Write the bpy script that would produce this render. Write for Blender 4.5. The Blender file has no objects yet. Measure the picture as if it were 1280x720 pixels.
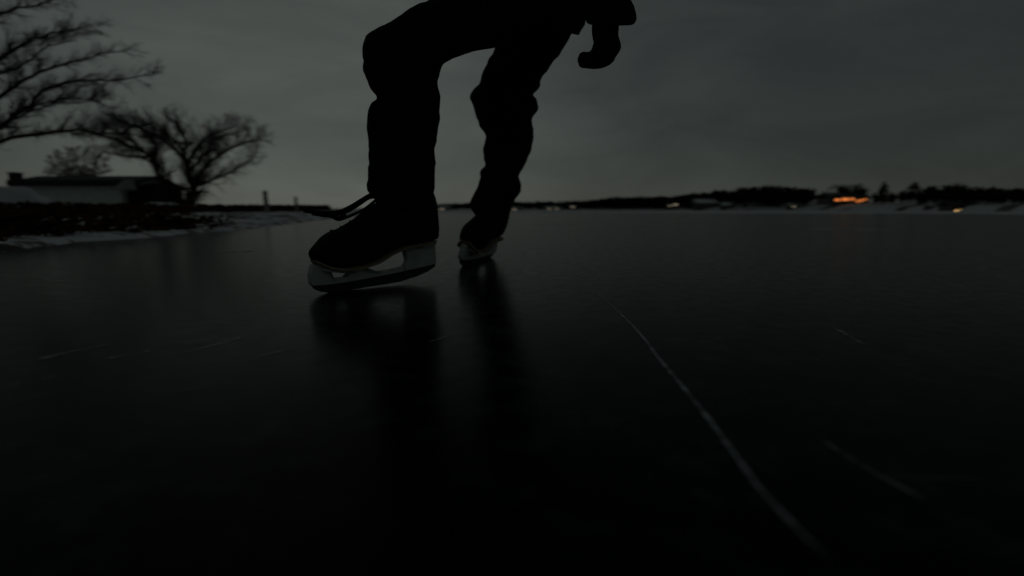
import bpy, bmesh, math, random
from mathutils import Vector, Matrix, noise
random.seed(7)
sc = bpy.context.scene
COL = sc.collection
H = 0.22                     # camera height above the ice, action camera held low
F = 640.0                    # focal length in photo pixels (1280 wide)
HOR = 263.0                  # photo row of the horizon
PITCH = math.atan((360 - HOR) / F)
CAM = Vector((0, 0, H))
FW = Vector((0, math.cos(PITCH), -math.sin(PITCH)))
UP = Vector((0, math.sin(PITCH), math.cos(PITCH)))

def ray(px, py):
    return Vector(((px - 640) / F, 0, 0)) + UP * ((360 - py) / F) + FW
def P(px, py, Y):
    d = ray(px, py); return CAM + d * (Y / d.y)
def G(px, py, z=0.0):
    d = ray(px, py); return CAM + d * ((z - H) / d.z)

# ------------------------------------------------------------------ materials
def mat(name, rgb, rough=0.8, var=0.3, scale=8.0, bump=0.0, bscale=60, spec=0.3, metal=0.0):
    m = bpy.data.materials.new(name); m.use_nodes = True
    nt = m.node_tree; b = nt.nodes['Principled BSDF']
    tc = nt.nodes.new('ShaderNodeTexCoord')
    n = nt.nodes.new('ShaderNodeTexNoise'); n.inputs['Scale'].default_value = scale; n.inputs['Detail'].default_value = 6
    r = nt.nodes.new('ShaderNodeValToRGB')
    lo = [c * (1 - var) for c in rgb] + [1]; hi = [min(1, c * (1 + var)) for c in rgb] + [1]
    r.color_ramp.elements[0].position = .3; r.color_ramp.elements[1].position = .7
    r.color_ramp.elements[0].color = lo; r.color_ramp.elements[1].color = hi
    nt.links.new(tc.outputs['Object'], n.inputs['Vector']); nt.links.new(n.outputs['Fac'], r.inputs['Fac'])
    nt.links.new(r.outputs['Color'], b.inputs['Base Color'])
    b.inputs['Roughness'].default_value = rough
    b.inputs['Specular IOR Level'].default_value = spec
    b.inputs['Metallic'].default_value = metal
    if bump:
        n2 = nt.nodes.new('ShaderNodeTexNoise'); n2.inputs['Scale'].default_value = bscale; n2.inputs['Detail'].default_value = 5
        bp = nt.nodes.new('ShaderNodeBump'); bp.inputs['Strength'].default_value = bump; bp.inputs['Distance'].default_value = .02
        nt.links.new(tc.outputs['Object'], n2.inputs['Vector']); nt.links.new(n2.outputs['Fac'], bp.inputs['Height'])
        nt.links.new(bp.outputs['Normal'], b.inputs['Normal'])
    return m

M = {}
M['trouser'] = mat('black_woven_nylon', (.006, .006, .007), .9, .3, 20, .4, 160, .1)
M['jacket'] = mat('black_shell_fabric', (.007, .007, .008), .9, .3, 18, .4, 120, .1)
M['glove'] = mat('black_fleece', (.006, .006, .006), .95, .3, 40, .5, 300, .08)
M['skin'] = mat('skin', (.42, .27, .2), .55, .1, 10)
M['hair'] = mat('dark_hair', (.02, .014, .01), .7, .4, 60)
M['knit'] = mat('dark_knit', (.015, .017, .02), .95, .3, 90, .6, 200, .1)
M['boot'] = mat('black_boot_leather', (.006, .006, .006), .75, .3, 30, .3, 90, .15)
M['sole'] = mat('tan_sole', (.3, .24, .17), .6, .2, 30)
M['holder'] = mat('off_white_plastic', (.5, .56, .51), .5, .12, 20)
M['runner'] = mat('dark_steel_runner', (.02, .02, .022), .45, .3, 40, spec=.3)
M['lace'] = mat('black_lace', (.006, .006, .007), .9, .3, 60, spec=.1)
M['bark'] = mat('grey_brown_bark', (.05, .04, .034), .95, .4, 6, .6, 25, .1)
M['twig'] = mat('dark_twig', (.045, .034, .03), .95, .3, 6, spec=.1)
M['redtwig'] = mat('reddish_twig', (.06, .035, .03), .95, .3, 6, spec=.1)
M['brush'] = mat('dead_bank_growth', (.06, .029, .02), .95, .6, 3, spec=.05)
M['rock'] = mat('wet_dark_rock', (.05, .047, .045), .7, .4, 9, .5, 20)
M['siding'] = mat('pale_grey_siding', (.72, .77, .72), .8, .12, 2)
M['porch'] = mat('pale_frosted_porch_roof', (.3, .31, .3), .85, .2, 3)
M['roof'] = mat('dark_shingle_roof', (.05, .05, .05), .9, .3, 9)
M['trim'] = mat('dark_trim', (.025, .024, .024), .7, .2, 6)
M['darkwall'] = mat('dark_timber_wall', (.02, .018, .017), .85, .4, 4)
M['glassdark'] = mat('unlit_window_glass', (.02, .022, .024), .15, .1, 3, spec=.5)
M['chimney'] = mat('dark_brick', (.06, .045, .04), .9, .4, 18)
M['post'] = mat('weathered_post', (.3, .29, .27), .9, .3, 10, .4, 40)
M['snow'] = mat('snow_cap', (.72, .75, .77), .7, .06, 4, .3, 12)
M['forest'] = mat('far_wood', (.02, .02, .017), .95, .4, .2, spec=.0)
M['farwall'] = mat('far_house_wall', (.1, .095, .085), .85, .2, .6)
M['frost'] = mat('scraped_frost', (.66, .72, .74), .8, .15, 50)

def emit(name, rgb, s):
    m = bpy.data.materials.new(name); m.use_nodes = True
    nt = m.node_tree; b = nt.nodes['Principled BSDF']
    b.inputs['Base Color'].default_value = (.3, .2, .1, 1)
    n = nt.nodes.new('ShaderNodeTexNoise'); n.inputs['Scale'].default_value = 1.5
    mr = nt.nodes.new('ShaderNodeMapRange'); mr.inputs['From Min'].default_value = .3; mr.inputs['From Max'].default_value = .7
    mr.inputs['To Min'].default_value = s * .6; mr.inputs['To Max'].default_value = s * 1.2
    tc = nt.nodes.new('ShaderNodeTexCoord'); nt.links.new(tc.outputs['Object'], n.inputs['Vector'])
    nt.links.new(n.outputs['Fac'], mr.inputs['Value']); nt.links.new(mr.outputs['Result'], b.inputs['Emission Strength'])
    b.inputs['Emission Color'].default_value = (*rgb, 1)
    return m
M['lit_orange'] = emit('lit_orange_window', (1, .27, .06), .95)
M['lit_yellow'] = emit('lit_yellow_window', (1, .62, .22), 1.2)
M['lit_pale'] = emit('lit_pale_window', (1, .85, .6), .24)

# ------------------------------------------------------------------ helpers
def link(name, bm, m, parent=None, smooth=True):
    me = bpy.data.meshes.new(name)
    bmesh.ops.recalc_face_normals(bm, faces=bm.faces)
    bm.to_mesh(me); bm.free()
    for p in me.polygons: p.use_smooth = smooth
    o = bpy.data.objects.new(name, me); me.materials.append(m); COL.objects.link(o)
    if parent: o.parent = parent; o.matrix_parent_inverse = parent.matrix_world.inverted()
    return o
def tag(o, label=None, cat=None, group=None, kind=None):
    if label: o['label'] = label
    if cat: o['category'] = cat
    if group: o['group'] = group
    if kind: o['kind'] = kind
    return o
def empty(name, loc=(0, 0, 0), rz=0):
    o = bpy.data.objects.new(name, None); COL.objects.link(o)
    o.matrix_world = Matrix.Translation(loc) @ Matrix.Rotation(rz, 4, 'Z')
    o.empty_display_size = .2
    return o
def loft(bm, rings, cap=True):
    R = [[bm.verts.new(p) for p in r] for r in rings]
    n = len(R[0])
    for a, b in zip(R, R[1:]):
        for i in range(n): bm.faces.new((a[i], a[(i + 1) % n], b[(i + 1) % n], b[i]))
    if cap:
        for r in (R[0], R[-1]):
            c = bm.verts.new(sum((v.co for v in r), Vector()) / n)
            for i in range(n): bm.faces.new((r[i], r[(i + 1) % n], c))
def tube(bm, pts, rad, n=6, cap=True):
    pts = [Vector(p) for p in pts]
    rings = []
    u = None
    for i, p in enumerate(pts):
        t = (pts[min(i + 1, len(pts) - 1)] - pts[max(i - 1, 0)])
        if t.length < 1e-9: t = Vector((0, 0, 1))
        t.normalize()
        if u is None: u = t.orthogonal().normalized()
        u = (u - t * u.dot(t))
        if u.length < 1e-6: u = t.orthogonal()
        u.normalize(); v = t.cross(u)
        r = rad[i] if isinstance(rad, (list, tuple)) else rad
        rings.append([p + (u * math.cos(k * math.tau / n) + v * math.sin(k * math.tau / n)) * r for k in range(n)])
    loft(bm, rings, cap)
def box(bm, a, b, M4=None):
    x0, y0, z0 = a; x1, y1, z1 = b
    v = [Vector((x, y, z)) for z in (z0, z1) for x, y in ((x0, y0), (x1, y0), (x1, y1), (x0, y1))]
    if M4: v = [M4 @ p for p in v]
    V = [bm.verts.new(p) for p in v]
    for f in ((3, 2, 1, 0), (4, 5, 6, 7), (0, 1, 5, 4), (1, 2, 6, 5), (2, 3, 7, 6), (3, 0, 4, 7)):
        bm.faces.new([V[i] for i in f])
def ell(c, a, b, n=28, e=2.0):
    out = []
    for k in range(n):
        t = k * math.tau / n; ct, st = math.cos(t), math.sin(t)
        out.append(c + a * math.copysign(abs(ct) ** (2 / e), ct) + b * math.copysign(abs(st) ** (2 / e), st))
    return out
def ringpx(A, B, Y, thick, n=32, e=2.2, Yb=None):
    """cross-section whose outline runs from pixel A to pixel B at depth Y"""
    a3 = P(*A, Y); b3 = P(*B, Yb or Y); c = (a3 + b3) / 2
    a = (b3 - a3) / 2
    v = (c - CAM).normalized(); b = v - a * (v.dot(a) / a.length_squared); b.normalize()
    return ell(c, a, b * thick / 2, n, e)
def remesh(bm, voxel, smooth=3):
    me = bpy.data.meshes.new('tmp')
    bmesh.ops.recalc_face_normals(bm, faces=bm.faces); bm.to_mesh(me); bm.free()
    o = bpy.data.objects.new('tmp', me); COL.objects.link(o)
    md = o.modifiers.new('r', 'REMESH'); md.mode = 'VOXEL'; md.voxel_size = voxel
    if smooth:
        s = o.modifiers.new('s', 'SMOOTH'); s.iterations = smooth; s.factor = .5
    dg = bpy.context.evaluated_depsgraph_get(); dg.update()
    ev = o.evaluated_get(dg); m2 = ev.to_mesh()
    out = bmesh.new(); out.from_mesh(m2); ev.to_mesh_clear()
    bpy.data.objects.remove(o)
    # keep the main shell only (a voxel remesh can leave tiny inner shells)
    left = set(out.verts); best = []
    while left:
        st = [left.pop()]; isl = [st[0]]
        while st:
            for e in st.pop().link_edges:
                for q in e.verts:
                    if q in left: left.discard(q); st.append(q); isl.append(q)
        if len(isl) > len(best): best = isl
    keep = set(best)
    bmesh.ops.delete(out, geom=[v for v in out.verts if v not in keep], context='VERTS')
    return out
def lerp(a, b, t): return a + (b - a) * t
def interp(pts, x):
    if x <= pts[0][0]: return pts[0][1]
    for (x0, y0), (x1, y1) in zip(pts, pts[1:]):
        if x <= x1: return lerp(y0, y1, (x - x0) / (x1 - x0))
    return pts[-1][1]
def densify(rings, k=3):
    """extra rings between the given ones (Catmull-Rom through each point)"""
    out = []
    n = len(rings)
    for i in range(n - 1):
        p0, p1, p2, p3 = rings[max(i - 1, 0)], rings[i], rings[i + 1], rings[min(i + 2, n - 1)]
        for s in range(k):
            t = s / k
            out.append([.5 * ((2 * b) + (c - a) * t + (2 * a - 5 * b + 4 * c - d) * t * t + (3 * b - a - 3 * c + d) * t ** 3)
                        for a, b, c, d in zip(p0, p1, p2, p3)])
    out.append(rings[-1])
    return out

# ------------------------------------------------------------------ camera
cd = bpy.data.cameras.new('camera'); cam = bpy.data.objects.new('camera', cd); COL.objects.link(cam)
cd.sensor_width = 36; cd.lens = 36 * F / 1280; cd.clip_start = .02; cd.clip_end = 6000
cam.location = CAM; cam.rotation_euler = (math.pi / 2 - PITCH, 0, 0)
cd.dof.use_dof = True; cd.dof.focus_distance = 1.25; cd.dof.aperture_fstop = 2.1; cd.dof.aperture_ratio = .6
sc.camera = cam

# ------------------------------------------------------------------ sky
w = bpy.data.worlds.new('World'); sc.world = w; w.use_nodes = True
nt = w.node_tree; N = nt.nodes; L = nt.links
bg = N['Background']
tc = N.new('ShaderNodeTexCoord')
sky = N.new('ShaderNodeTexSky'); sky.sky_type = 'NISHITA'; sky.sun_disc = False
SUN_EL, SUN_AZ = math.radians(38), math.radians(-24)
sky.sun_elevation = SUN_EL; sky.sun_rotation = SUN_AZ
# overcast sheet: brighter low in the sky round the place where the sun went down
d0 = ray(380, 165).normalized()
dot = N.new('ShaderNodeVectorMath'); dot.operation = 'DOT_PRODUCT'
L.new(tc.outputs['Generated'], dot.inputs[0]); dot.inputs[1].default_value = d0
ramp = N.new('ShaderNodeValToRGB'); cr = ramp.color_ramp
mr = N.new('ShaderNodeMapRange'); mr.inputs['From Min'].default_value = -1; mr.inputs['From Max'].default_value = 1
L.new(dot.outputs['Value'], mr.inputs['Value']); L.new(mr.outputs['Result'], ramp.inputs['Fac'])
def pos(deg): return (math.cos(math.radians(deg)) + 1) / 2
stops = [(180, .032), (110, .030), (75, .022), (48, .025), (30, .036), (16, .056), (0, .068)]
cr.elements[0].position = pos(180); cr.elements[1].position = pos(0)
for d, v in stops[1:-1]: cr.elements.new(pos(d))
tint = (.90, 1.03, .93)
def fillramp():
    for e, (d, v) in zip(cr.elements, stops): e.color = (v * tint[0], v * tint[1], v * tint[2], 1)
fillramp()
mp = N.new('ShaderNodeMapping'); mp.inputs['Scale'].default_value = (1, 1, 3.2)
L.new(tc.outputs['Generated'], mp.inputs['Vector'])
cn = N.new('ShaderNodeTexNoise'); cn.inputs['Scale'].default_value = 3.2; cn.inputs['Detail'].default_value = 6; cn.inputs['Roughness'].default_value = .55; cn.inputs['Distortion'].default_value = .6
L.new(mp.outputs['Vector'], cn.inputs['Vector'])
cm = N.new('ShaderNodeMapRange'); cm.inputs['From Min'].default_value = .3; cm.inputs['From Max'].default_value = .7
cm.inputs['To Min'].default_value = .78; cm.inputs['To Max'].default_value = 1.22
L.new(cn.outputs['Fac'], cm.inputs['Value'])
sep = N.new('ShaderNodeSeparateXYZ'); L.new(tc.outputs['Generated'], sep.inputs['Vector'])
hz = N.new('ShaderNodeMapRange'); hz.inputs['From Min'].default_value = 0; hz.inputs['From Max'].default_value = .16
hz.inputs['To Min'].default_value = 1.22; hz.inputs['To Max'].default_value = 1.0; hz.interpolation_type = 'SMOOTHSTEP'
L.new(sep.outputs['Z'], hz.inputs['Value'])
ov = N.new('ShaderNodeMapRange'); ov.inputs['From Min'].default_value = math.sin(math.radians(20)); ov.inputs['From Max'].default_value = math.sin(math.radians(42))
ov.inputs['To Min'].default_value = 1; ov.inputs['To Max'].default_value = .55; ov.interpolation_type = 'SMOOTHSTEP'      # sky above the view dimmed so the near ice mirrors less light
L.new(sep.outputs['Z'], ov.inputs['Value'])
m0 = N.new('ShaderNodeMath'); m0.operation = 'MULTIPLY'; L.new(hz.outputs['Result'], m0.inputs[0]); L.new(ov.outputs['Result'], m0.inputs[1])
ze = N.new('ShaderNodeMapRange'); ze.inputs['From Min'].default_value = math.sin(math.radians(44)); ze.inputs['From Max'].default_value = math.sin(math.radians(70))
ze.inputs['To Min'].default_value = 1; ze.inputs['To Max'].default_value = 1.7; ze.interpolation_type = 'SMOOTHSTEP'     # unseen zenith brightened to put more light on the snow
L.new(sep.outputs['Z'], ze.inputs['Value'])
m1 = N.new('ShaderNodeMath'); m1.operation = 'MULTIPLY'; L.new(m0.outputs['Value'], m1.inputs[0]); L.new(ze.outputs['Result'], m1.inputs[1])
mm = N.new('ShaderNodeMath'); mm.operation = 'MULTIPLY'; L.new(cm.outputs['Result'], mm.inputs[0]); L.new(m1.outputs['Value'], mm.inputs[1])
vs = N.new('ShaderNodeVectorMath'); vs.operation = 'SCALE'; L.new(ramp.outputs['Color'], vs.inputs[0]); L.new(mm.outputs['Value'], vs.inputs['Scale'])
sk = N.new('ShaderNodeVectorMath'); sk.operation = 'SCALE'; sk.inputs['Scale'].default_value = .0012; L.new(sky.outputs['Color'], sk.inputs[0])
ad = N.new('ShaderNodeVectorMath'); ad.operation = 'ADD'; L.new(vs.outputs['Vector'], ad.inputs[0]); L.new(sk.outputs['Vector'], ad.inputs[1])
L.new(ad.outputs['Vector'], bg.inputs['Color']); bg.inputs['Strength'].default_value = 1.0
sd = bpy.data.lights.new('sun', 'SUN'); sd.energy = .012; sd.angle = math.radians(40); sd.color = (1, .95, .9)
so = bpy.data.objects.new('sun', sd); COL.objects.link(so)
sdir = Vector((math.sin(-SUN_AZ) * -1 * math.cos(SUN_EL + .2), math.cos(SUN_AZ) * math.cos(SUN_EL + .2), math.sin(SUN_EL + .2)))
so.rotation_euler = (-sdir).to_track_quat('-Z', 'Y').to_euler()

# ------------------------------------------------------------------ lake ice
def ice_material():
    m = bpy.data.materials.new('black_lake_ice'); m.use_nodes = True
    nt = m.node_tree; b = nt.nodes['Principled BSDF']; N = nt.nodes; L = nt.links
    geo = N.new('ShaderNodeNewGeometry')
    n1 = N.new('ShaderNodeTexNoise'); n1.inputs['Scale'].default_value = 1.3; n1.inputs['Detail'].default_value = 8; n1.inputs['Roughness'].default_value = .62
    L.new(geo.outputs['Position'], n1.inputs['Vector'])
    r = N.new('ShaderNodeValToRGB'); r.color_ramp.elements[0].position = .42; r.color_ramp.elements[1].position = .78
    r.color_ramp.elements[0].color = (.001, .0015, .0018, 1); r.color_ramp.elements[1].color = (.007, .010, .0105, 1)
    L.new(n1.outputs['Fac'], r.inputs['Fac'])
    # frozen-in bubbles and frost: fine pale mottling, with hair-thin old scratches (stretched noise in three directions)
    nf = N.new('ShaderNodeTexNoise'); nf.inputs['Scale'].default_value = 17; nf.inputs['Detail'].default_value = 9; nf.inputs['Roughness'].default_value = .7
    L.new(geo.outputs['Position'], nf.inputs['Vector'])
    fr = N.new('ShaderNodeMapRange'); fr.inputs['From Min'].default_value = .5; fr.inputs['From Max'].default_value = .78
    L.new(nf.outputs['Fac'], fr.inputs['Value'])
    big = N.new('ShaderNodeMapRange'); big.inputs['From Min'].default_value = .38; big.inputs['From Max'].default_value = .68
    L.new(n1.outputs['Fac'], big.inputs['Value'])
    fm = N.new('ShaderNodeMath'); fm.operation = 'MULTIPLY'; L.new(fr.outputs['Result'], fm.inputs[0]); L.new(big.outputs['Result'], fm.inputs[1])
    tot = fm.outputs['Value']
    for ang, sx, thr in ((.5, 26, .70), (-.35, 34, .71), (1.25, 22, .72)):
        mpg = N.new('ShaderNodeMapping'); mpg.inputs['Rotation'].default_value = (0, 0, ang); mpg.inputs['Scale'].default_value = (.8, sx, 1)
        L.new(geo.outputs['Position'], mpg.inputs['Vector'])
        ns = N.new('ShaderNodeTexNoise'); ns.inputs['Scale'].default_value = 2.2; ns.inputs['Detail'].default_value = 3; ns.inputs['Distortion'].default_value = .25
        L.new(mpg.outputs['Vector'], ns.inputs['Vector'])
        ms = N.new('ShaderNodeMapRange'); ms.inputs['From Min'].default_value = thr; ms.inputs['From Max'].default_value = thr + .04; ms.inputs['To Max'].default_value = .5
        L.new(ns.outputs['Fac'], ms.inputs['Value'])
        mxx = N.new('ShaderNodeMath'); mxx.operation = 'MAXIMUM'; L.new(tot, mxx.inputs[0]); L.new(ms.outputs['Result'], mxx.inputs[1]); tot = mxx.outputs['Value']
    mix = N.new('ShaderNodeMix'); mix.data_type = 'RGBA'
    L.new(tot, mix.inputs['Factor']); L.new(r.outputs['Color'], mix.inputs['A']); mix.inputs['B'].default_value = (.12, .15, .15, 1)
    L.new(mix.outputs['Result'], b.inputs['Base Color'])
    n2 = N.new('ShaderNodeTexNoise'); n2.inputs['Scale'].default_value = 24; n2.inputs['Detail'].default_value = 7
    L.new(geo.outputs['Position'], n2.inputs['Vector'])
    mr = N.new('ShaderNodeMapRange'); mr.inputs['From Min'].default_value = .3; mr.inputs['From Max'].default_value = .75
    mr.inputs['To Min'].default_value = .17; mr.inputs['To Max'].default_value = .27
    L.new(n2.outputs['Fac'], mr.inputs['Value']); L.new(mr.outputs['Result'], b.inputs['Roughness'])
    b.inputs['IOR'].default_value = 1.31
    b.inputs['Specular IOR Level'].default_value = .065
    return m
bm = bmesh.new()
xs = [-700, -100, -20, -6, -3, -1, 0, 1, 3, 8, 25, 100, 700]; ys = [-60, -10, -3, 0, 1, 2, 4, 8, 20, 60, 200, 900]
V = [[bm.verts.new((x, y, 0)) for x in xs] for y in ys]
for j in range(len(ys) - 1):
    for i in range(len(xs) - 1): bm.faces.new((V[j][i], V[j][i + 1], V[j + 1][i + 1], V[j + 1][i]))
tag(link('lake_ice', bm, ice_material(), smooth=False), kind='structure')

# ------------------------------------------------------------------ skate marks on the ice
def breakup(name, lo, hi, scale=30):
    m = mat(name, (.66, .72, .74), .8, .12, 60)
    nt = m.node_tree; b = nt.nodes['Principled BSDF']
    tc = nt.nodes.new('ShaderNodeTexCoord')
    n = nt.nodes.new('ShaderNodeTexNoise'); n.inputs['Scale'].default_value = scale; n.inputs['Detail'].default_value = 6
    mr = nt.nodes.new('ShaderNodeMapRange'); mr.inputs['From Min'].default_value = .35; mr.inputs['From Max'].default_value = .65
    mr.inputs['To Min'].default_value = lo; mr.inputs['To Max'].default_value = hi
    at = nt.nodes.new('ShaderNodeAttribute'); at.attribute_name = 'wear'
    mu = nt.nodes.new('ShaderNodeMath'); mu.operation = 'MULTIPLY'
    nt.links.new(tc.outputs['Object'], n.inputs['Vector']); nt.links.new(n.outputs['Fac'], mr.inputs['Value'])
    nt.links.new(mr.outputs['Result'], mu.inputs[0]); nt.links.new(at.outputs['Fac'], mu.inputs[1])
    nt.links.new(mu.outputs['Value'], b.inputs['Alpha'])
    return m
M['scratch'] = breakup('scraped_ice_powder', .35, 1.0)
M['faint'] = breakup('faint_ice_powder', .12, .6)
M['dust'] = breakup('blown_snow_dust', .6, 1.0, 6)
def mark(pts, wid, m, name, label, cat, group=None, seg=14, edge=.25):
    """pts: photo points on the ice; a thin ridge of powdered ice of real width wid (m), worn away towards its ends"""
    W = [G(*p) for p in pts]
    path = []
    n = len(W)
    for i in range(n - 1):
        a, b, c, d = W[max(i - 1, 0)], W[i], W[i + 1], W[min(i + 2, n - 1)]
        for s in range(seg):
            t = s / seg
            path.append(.5 * ((2 * b) + (c - a) * t + (2 * a - 5 * b + 4 * c - d) * t * t + (3 * b - a - 3 * c + d) * t ** 3))
    path.append(W[-1])
    bm = bmesh.new(); lay = bm.verts.layers.float.new('wear')
    rows = []
    for i, p in enumerate(path):
        t = i / (len(path) - 1)
        d = (path[min(i + 1, len(path) - 1)] - path[max(i - 1, 0)]).normalized(); s = Vector((-d.y, d.x, 0))
        fade = min(1, t / edge, (1 - t) / edge); fade = fade * fade * (3 - 2 * fade)
        ww = wid * (.75 + .5 * noise.noise(p * 40)) * (.55 + .45 * fade) * min(1, .35 + p.y * 1.05)
        row = []
        for k, (o, z, wr) in enumerate(((-.5, .0006, .35), (-.2, .0016, 1), (.2, .0016, 1), (.5, .0006, .35))):
            v = bm.verts.new(p + s * (ww * o + wid * .18 * noise.noise(p * 60 + Vector((k, 0, 0)))) + Vector((0, 0, z)))
            v[lay] = fade * wr; row.append(v)
        rows.append(row)
    for a, b in zip(rows, rows[1:]):
        for k in range(3): bm.faces.new((a[k], a[k + 1], b[k + 1], b[k]))
    return tag(link(name, bm, m), label, cat, group)
gm = 'skate marks scratched in the ice'
mark([(712, 340), (745, 366), (780, 397), (802, 420), (824, 449), (856, 487), (884, 522), (915, 564), (950, 612), (990, 655), (1025, 690), (1045, 708)], .0072, M['scratch'], 'skate_mark',
     'long pale skate scratch curving across the dark ice right of the skater', 'skate mark', gm, edge=.22)
mark([(1020, 545), (1050, 566), (1090, 590), (1130, 612), (1165, 630)], .0055, M['faint'], 'skate_mark', 'fainter short scratch lower right, beyond the long curved scratch', 'skate mark', gm)
mark([(1040, 408), (1062, 421), (1082, 432)], .012, M['faint'], 'skate_mark', 'tiny pale nick alone on the open ice at the right', 'skate mark', gm)
mark([(225, 442), (268, 432), (310, 420)], .014, M['faint'], 'skate_mark', 'pale slanting scratch nearest the front boot on the left ice', 'skate mark', gm)
mark([(130, 450), (160, 444), (195, 438)], .012, M['faint'], 'skate_mark', 'dim slanting scratch in the middle of the left ice marks', 'skate mark', gm)
mark([(40, 452), (85, 441), (140, 430)], .014, M['faint'], 'skate_mark', 'broad dim streak furthest left on the open ice', 'skate mark', gm)
mark([(315, 448), (345, 441), (372, 434)], .010, M['faint'], 'skate_mark', 'faint scratch just left of the front skate reflection', 'skate mark', gm)
mark([(535, 428), (550, 424), (566, 416)], .006, M['faint'], 'skate_mark', 'small nick in the dark reflection between the two skates', 'skate mark', gm)
gs = 'snow dust streaks on the far ice'
mark([(805, 283.5), (835, 283), (862, 283.5)], .75, M['dust'], 'snow_streak', 'bright short snow streak on the far ice right of the skater', 'snow streak', gs)
mark([(675, 281.5), (695, 281), (720, 281.5)], .55, M['dust'], 'snow_streak', 'dim short snow streak on the far ice beside the rear leg', 'snow streak', gs)
mark([(995, 287), (1040, 286), (1085, 287), (1135, 287.5)], .5, M['dust'], 'snow_streak', 'long snow streak on the far ice under the orange lit house', 'snow streak', gs)
mark([(265, 316), (290, 314), (315, 315)], .13, M['dust'], 'snow_streak', 'snow streak on the ice off the left snowy bank', 'snow streak', gs)

# ------------------------------------------------------------------ near shore at the left
SH = [(-60, -2.35), (-6, -2.4), (0, -2.5), (2.75, -2.72), (3.1, -2.8), (3.8, -2.98), (4.5, -3.0), (5.6, -3.1), (8, -3.5), (11, -4.2), (16, -5.2), (26, -7), (45, -11), (90, -26), (160, -60), (260, -140)]
PROF = [(-.6, -.08), (0, -.012), (.12, .03), (.5, .06), (1.2, .10), (2.2, .135), (4, .16), (8, .19), (20, .23), (60, .35), (600, 2.0)]
def shore_z(x, y):
    s = interp(SH, y) - x
    return interp(PROF, s) + (.05 * noise.noise(Vector((x * 1.7, y * 1.7, 0))) + .035 * noise.noise(Vector((x * 5, y * 5, 3)))) * min(1, max(0, s) / .4) * (1 if s < 12 else .5)
def shore_material():
    m = mat('snow_over_dead_leaves', (.7, .74, .76), .75, .06, 3, .4, 14)
    nt = m.node_tree; b = nt.nodes['Principled BSDF']; N = nt.nodes; L = nt.links
    geo = N.new('ShaderNodeNewGeometry')
    n = N.new('ShaderNodeTexNoise'); n.inputs['Scale'].default_value = 2.4; n.inputs['Detail'].default_value = 8; n.inputs['Roughness'].default_value = .65
    L.new(geo.outputs['Position'], n.inputs['Vector'])
    r = N.new('ShaderNodeValToRGB'); r.color_ramp.elements[0].position = .5; r.color_ramp.elements[1].position = .57
    L.new(n.outputs['Fac'], r.inputs['Fac'])
    mx = N.new('ShaderNodeMix'); mx.data_type = 'RGBA'
    old = b.inputs['Base Color'].links[0].from_socket
    L.new(r.outputs['Color'], mx.inputs['Factor']); L.new(old, mx.inputs['A']); mx.inputs['B'].default_value = (.03, .02, .016, 1)
    L.new(mx.outputs['Result'], b.inputs['Base Color'])
    return m
bm = bmesh.new()
ss = [-.6, -.25, 0, .06, .12, .2, .3, .45, .6, .8, 1, 1.3, 1.6, 2, 2.5, 3, 3.6, 4.3, 5.2, 6.5, 8, 10, 13, 17, 22, 30, 45, 70, 120, 250, 500]
yy = [-60, -30, -15, -8, -4, -1, .5, 1.5] + [1.5 + .18 * k for k in range(1, 60)] + [12.6 + .8 * k for k in range(1, 40)] + [48, 56, 70, 90, 120, 160, 210, 260]
rows = []
for y in yy:
    e = interp(SH, y) + .16 * noise.noise(Vector((0, y * 1.3, 5))) + .10 * noise.noise(Vector((0, y * 3.4, 2)))
    rows.append([bm.verts.new((e - s, y, shore_z(interp(SH, y) - s, y))) for s in ss])
for a, b in zip(rows, rows[1:]):
    for i in range(len(ss) - 1): bm.faces.new((a[i], b[i], b[i + 1], a[i + 1]))
tag(link('shore_ground', bm, shore_material()), kind='structure')

# dead growth: bent stalks and leaf litter over the bank
bm = bmesh.new()
rnd = random.Random(3)
def stalk(x, y, h, lean):
    z = shore_z(x, y) - .01; b = Vector((x, y, z)); d = Vector((rnd.gauss(0, .5) + .3, rnd.gauss(0, .5), 0)) * lean
    s = Vector((rnd.uniform(-1, 1), rnd.uniform(-1, 1), 0)).normalized() * rnd.uniform(.002, .006)
    p = [b, b + d * h * .35 + Vector((0, 0, h * .6)), b + d * h + Vector((0, 0, h * (.75 + .25 * rnd.random())))]
    q = [bm.verts.new(p[0] - s), bm.verts.new(p[0] + s), bm.verts.new(p[1] + s * .8), bm.verts.new(p[1] - s * .8)]
    bm.faces.new(q); t = bm.verts.new(p[2]); bm.faces.new((q[3], q[2], t))
def leaf(x, y, z, r):
    c = Vector((x, y, z)); a = Vector((rnd.gauss(0, 1), rnd.gauss(0, 1), rnd.gauss(0, .4))).normalized(); b = a.orthogonal().normalized()
    bm.faces.new([bm.verts.new(c + a * r), bm.verts.new(c + b * r * .6), bm.verts.new(c - a * r), bm.verts.new(c - b * r * .6)])
for k in range(34000):
    y = 2.2 + 12 * rnd.random() ** 1.3
    s = .2 + rnd.random() ** 1.5 * 5.5
    x = interp(SH, y) - s
    dens = noise.noise(Vector((x * .9, y * .9, 9))) * 1.7 + min(1, s / .5) - .12 - max(0, (y - 4.6)) * .3
    if rnd.random() > dens: continue
    g = min(1, .35 + s / 2.5) * max(.25, .75 + 1.1 * noise.noise(Vector((x * 1.1, y * 1.1, 21))))
    if rnd.random() < .45: stalk(x, y, (.06 + .13 * rnd.random()) * g, rnd.random() * 1.4)
    else: leaf(x, y, shore_z(x, y) + rnd.random() ** 1.6 * .15 * g, rnd.uniform(.02, .05))
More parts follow.
